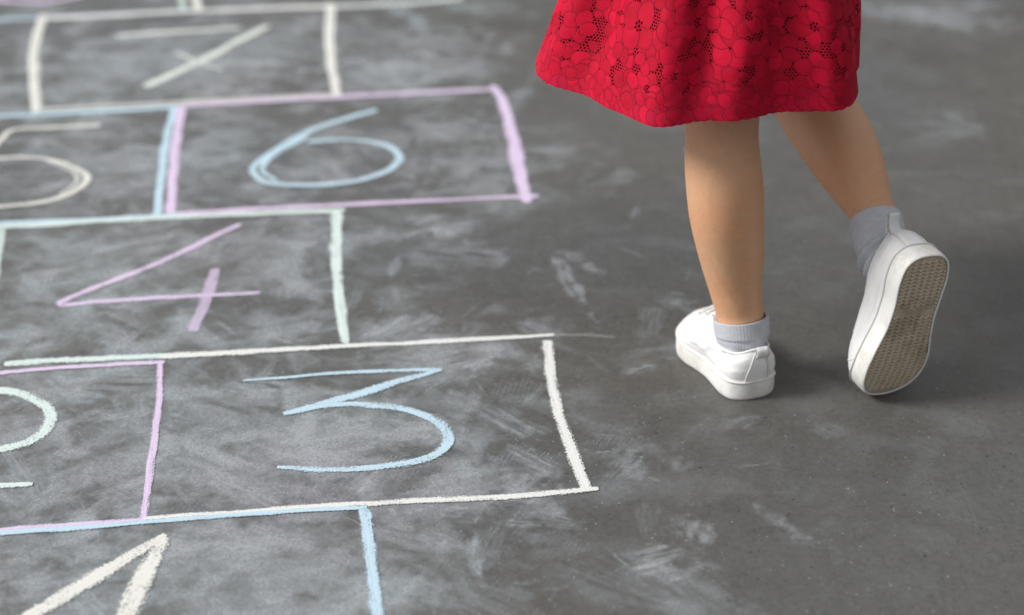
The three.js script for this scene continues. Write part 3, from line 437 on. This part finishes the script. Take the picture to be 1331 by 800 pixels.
function sneaker(side, place, bend, tabFold) {                        // side 1: x runs to the outer side
  const g = new THREE.Group(); g.name = 'sneaker'; child.add(g);
  const curve = new THREE.CatmullRomCurve3(OUT.map(([x, z]) => V(side * x, 0, z)), true, 'centripetal'); curve.arcLengthDivisions = 800;
  const warp = (p) => { const q = clamp((p.z - .090) / .066, 0, 1.2); p.y += bend * q * q * .07; p.z -= bend * bend * q * q * .01; return place(p); };
  const edge = (u, off, y) => { const p = curve.getPointAt(((u % 1) + 1) % 1), t = curve.getTangentAt(((u % 1) + 1) % 1), s = side > 0 ? 1 : -1; let nx = t.z * s, nz = -t.x * s; return V(p.x + nx * off, y, p.z + nz * off); };
  const insideOut = edge(.25, .01, 0).x ** 2 > edge(.25, 0, 0).x ** 2 ? 1 : -1, E_ = (u, off, y) => edge(u, off * insideOut, y);
  const front = (u) => sst(.30, .50, 1 - Math.abs(u - .525) * 2 + 0) * 0 + clamp(1 - Math.abs(u - .525) / .475);   // 1 at the toe, 0 at the heel
  const wallTop = (u) => .0215 + .004 * sst(.72, .95, front(u)) - .001 * Math.sin(front(u) * 3.1);
  // rubber wall with rolled lower edge and a rim round the tread
  const prof = [[-.0024, .0014], [-.0019, .0003], [-.0011, 0], [-.0002, .0010], [.0004, .004], [.0006, .010], [.0003, .016], [.0001, 1], [-.0022, 1.04]];
  const wall = mesh('midsole', grid(150, prof.length - 1, (u, v) => { const [o, y] = prof[Math.round(v * (prof.length - 1))]; return warp(E_(u, o, y < .5 ? y : wallTop(u) * y)); }, { closeU: true, uv: (u, v) => [u * 3, v * .35] }), rubberMat, g);
  mesh('welt', grid(150, 6, (u, v) => { const a = v * 6.2832; return warp(E_(u, .0004 + Math.cos(a) * .0011, wallTop(u) - .0012 + Math.sin(a) * .0011)); }, { closeU: true }), seamMat, wall);
  // tread: wavy ridges in lengthwise rows, two fields with a plain bridge between
  const zs = [], N = 300; const lo = [], hi = [];
  for (let j = 0; j <= 300; j++) { const z = mix(.0021, .1538, j / 300); let a = 1, b = -1; zs.push(z); for (let k = 0; k < N; k++) { const p = E_(k / N, -.0020, 0), q = E_((k + 1) / N, -.0020, 0); if ((p.z - z) * (q.z - z) <= 0 && p.z !== q.z) { const x = mix(p.x, q.x, (z - p.z) / (q.z - p.z)); a = Math.min(a, x); b = Math.max(b, x); } } if (a > b) a = b = 0; lo.push(a); hi.push(b); }
  mesh('outsole', grid(96, 300, (u, v) => {
    const j = Math.round(v * 300), z = zs[j], x = mix(lo[j], hi[j], u), m = Math.min(x - lo[j], hi[j] - x), bridge = sst(.0035, .0045, Math.abs(z - .060 + x * .08));
    const row = Math.sin(x / .0078 * 6.283), wave = Math.sin((z + .0009 * row) / .0037 * 6.283), inF = bridge * sst(.0005, .002, m) * sst(.006, .009, z) * (1 - sst(.147, .150, z));
    return warp(V(x, .0020 - inF * (.0015 * sst(-.35, .6, wave)) - (1 - bridge) * .0006 + (m < .0006 ? .001 : 0) + inF * .0003 * sst(.85, .99, Math.abs(Math.cos(x / .0078 * 3.1416))), z));
  }, { uv: (u, v) => [u * .45, v] }), soleMat, g);
  // canvas upper: from the rubber wall up and over to the ankle opening
  const collar = (u) => { const f = front(u), a = (u - .525) * 6.2832, s = Math.sin(a) * insideOut; return V(-Math.sin(a) * side * .0262, .0510 + .012 * sst(.55, 1, f) + .003 * sst(.25, 0, f) - .005 * Math.sin(f * 3.14), .0415 + Math.cos(a) * (f > .5 ? .034 : .0365)); };
  const upper = (u, s, off = 0) => {
    const a = E_(u, -.0014 + off, wallTop(u) - .001), c = collar(u), f = front(u), k = sst(.35, 1, f), ph = s * Math.PI / 2;
    const hz = mix(s, 1 - Math.cos(ph) ** mix(1, .95, k), .75), vt = mix(s * .6 + Math.sin(ph) * .4, .60 * Math.sin(ph) ** .85 + .40 * s ** 1.6, k);
    const p = V(mix(a.x, c.x, hz), mix(a.y, c.y, vt), mix(a.z, c.z, hz)); const bulge = .0035 * Math.sin(Math.PI * s) * (1 - .4 * k); const n = E_(u, 1, 0).sub(E_(u, 0, 0)); p.x += n.x * bulge; p.z += n.z * bulge; p.y += off * k;
    p.y += .0012 * (noise(u * 34, s * 8) - .5) * 2 * Math.sin(Math.PI * s); p.x += .0014 * (noise(u * 26 + 9, s * 7) - .5);
    return p;
  };
  mesh('upper', grid(150, 30, (u, v) => warp(v < .9 ? upper(u, v / .9) : (() => { const c = collar(u), i = V(0, c.y, .0415).sub(c).multiplyScalar(.09 * (v - .9) / .1); return c.add(i).add(V(0, -.006 * (v - .9) / .1, 0)); })()), { closeU: true, uv: (u, v) => [u * 2, v * .7] }), canvasMat, g);
  const piping = new THREE.CatmullRomCurve3([...Array(60).keys()].map((i) => warp(collar(i / 60).add(V(0, .0004, 0)))), true);
  mesh('collar_binding', new THREE.TubeGeometry(piping, 120, .0013, 6, true), laceMatW, g);
  const half = .034, back = (w, s, off) => upper(((w % 1) + 1) % 1, s, off);
  mesh('heel_strip', grid(10, 16, (u, v) => { const w = (u - .5) * 2 * half * mix(1, .78, v); const e = Math.abs(u - .5) > .49 ? 0 : .0012; const p = back(w + .001, v * .98, 0), n = E_(((w % 1) + 1) % 1, 1, 0).sub(E_(((w % 1) + 1) % 1, 0, 0)); return warp(p.addScaledVector(n, e)); }, { uv: (u, v) => [u * .1, v * .2] }), canvasMat, g);
  for (const s of [-1, 1]) mesh('seam', new THREE.TubeGeometry(new THREE.CatmullRomCurve3([...Array(9).keys()].map((i) => { const v = i / 8, w = s * half * mix(1, .78, v), p = back(w, v * .97, 0), n = E_(((w % 1) + 1) % 1, 1, 0).sub(E_(((w % 1) + 1) % 1, 0, 0)); return warp(p.addScaledVector(n, .0010)); })), 16, .0006, 5), seamMat, g);
  mesh('toe_seam', new THREE.TubeGeometry(new THREE.CatmullRomCurve3([...Array(17).keys()].map((i) => { const k = i / 8 - 1; return warp(upper(.525 + k * .125, .04 + .36 * (1 - k * k), 0).add(V(0, .0006, 0))); })), 40, .0006, 5), seamMat, g);
  // pull tab at the heel
  const top = collar(0), tabCurve = new THREE.CatmullRomCurve3(tabFold ? [V(0, -.008, -.0016), V(0, .000, -.0020), V(0, .0035, -.0040), V(0, .0015, -.0075), V(0, -.0035, -.0082), V(0, -.008, -.0050)] : [V(0, -.012, -.0020), V(0, -.003, -.0045), V(0, .002, -.0110), V(0, .0035, -.0165), V(0, .0065, -.0160), V(0, .0060, -.0080), V(0, .001, .0010)]);
  mesh('heel_tab', (() => { const n = 28, w = .0072, th = .0007; return grid(8, n, (u, v) => { const p = tabCurve.getPointAt(v), t = tabCurve.getTangentAt(v), k = Math.floor(u * 8 + .01) % 8, cx = [-1, -.5, .5, 1, 1, .5, -.5, -1][k] * w * (tabFold ? 1 : mix(1, .82, Math.sin(v * 3.14))), cn = [1, 1, 1, 1, -1, -1, -1, -1][k] * th; return warp(V(top.x + cx, top.y + p.y + t.z * cn * -1, top.z + p.z + t.y * cn)); }, { closeU: true }); })(), canvasMat, g);
  // laces over the instep
  for (let i = 0; i < 4; i++) {
    const s = .93 - i * .125, w = .040 + i * .004, pts = [...Array(7).keys()].map((k) => warp(upper(.525 + (k / 3 - 1) * w * (1.25 - s * .2), s, 0).add(V(0, .0022 - Math.abs(k / 3 - 1) * .0014, 0))));
    mesh('shoelace', new THREE.TubeGeometry(new THREE.CatmullRomCurve3(pts), 16, .0014, 6), laceMatW, g);
    for (const e of [0, 6]) { const ring = new THREE.TorusGeometry(.0021, .0007, 6, 14); ring.rotateX(Math.PI / 2); const o = mesh('eyelet', ring, seamMat, g); o.position.copy(pts[e]); }
  }
  return g;
}
function frame(origin, zDir, downDir) { const z = zDir.clone().normalize(), y = downDir.clone().negate(); y.addScaledVector(z, -y.dot(z)).normalize(); const x = y.clone().cross(z); return new THREE.Matrix4().makeBasis(x, y, z).setPosition(origin); }
function rest(m, bend) { // lowest point of the sole touches the ground
  let lo = 1e9; const c = new THREE.CatmullRomCurve3(OUT.map(([x, z]) => V(x, 0, z)), true); for (let i = 0; i < 200; i++) for (const s of [-1, 1]) for (const y of [0, .02]) { const p = c.getPoint(i / 200); p.x *= s; p.y = y; const q = clamp((p.z - .090) / .066, 0, 1.2); p.y += bend * q * q * .07; lo = Math.min(lo, p.applyMatrix4(m).y); }
  const e = m.elements; e[13] -= lo - .0003; return m;
}
sneaker(1, (p) => p.applyMatrix4(mL), .10, true).userData.label = 'white canvas sneaker flat on the ground';
sneaker(-1, (p) => p.applyMatrix4(mR), .16, false).userData.label = 'white canvas sneaker on tiptoe showing its brown ribbed sole';

function sock(axis, cuff, wrinkle, seed) {                           // axis: [centre, radius] from inside the shoe up to the cuff
  const c = new THREE.CatmullRomCurve3(axis.map((a) => a[0])), n = axis.length - 1, rad = (t) => { const k = Math.min(n - 1, Math.floor(t * n)); return mix(axis[k][1], axis[k + 1][1], t * n - k); };
  const L = c.getLength(), ref = V(1, 0, .2);
  return mesh('sock', grid(104, 60, (u, v) => {
    const roll = v > .93 ? (v - .93) / .07 : 0, t = Math.min(v / .93, 1), p = c.getPointAt(t * .999), d = c.getTangentAt(t * .999), a = u * 6.2832, x = ref.clone().addScaledVector(d, -ref.dot(d)).normalize(), y = d.clone().cross(x);
    let r = rad(t); const h = t * L, low = 1 - sst(cuff - .15, cuff, t);
    r += wrinkle * low * (.0016 * Math.sin(h * 620 + Math.sin(a + seed) * 2.4 + 1.2 * Math.sin(a * 2 + seed * 2)) + .0014 * (noise(h * 160 + seed, Math.cos(a) * 2 + 5 + Math.sin(a)) - .5) * 2);
    r += .0006 * sst(cuff, cuff + .05, t);
    r -= roll * .0035;
    return p.addScaledVector(x, Math.cos(a) * r).addScaledVector(y, Math.sin(a) * r).addScaledVector(d, -roll * .001);
  }, { closeU: true, uv: (u, v) => [u, v] }), sockMat, child);
}
sock([[inL(0, .024, .042), .0205], [inL(0, .046, .042), .0235], [inL(0, .060, .042).lerp(atZ(964, 437, -1.705), .5), .0262], [atZ(963, 411, -1.706), .0266]], .55, .8, 1);
sock([[inR(0, .024, .044), .0200], [inR(0, .046, .041), .0232], [inR(0, .058, .034).lerp(atZ(1141, 305, -1.748), .5), .0252], [atZ(1139, 285, -1.753), .0247]], .62, 2.0, 4);

renderer.render(scene, camera);
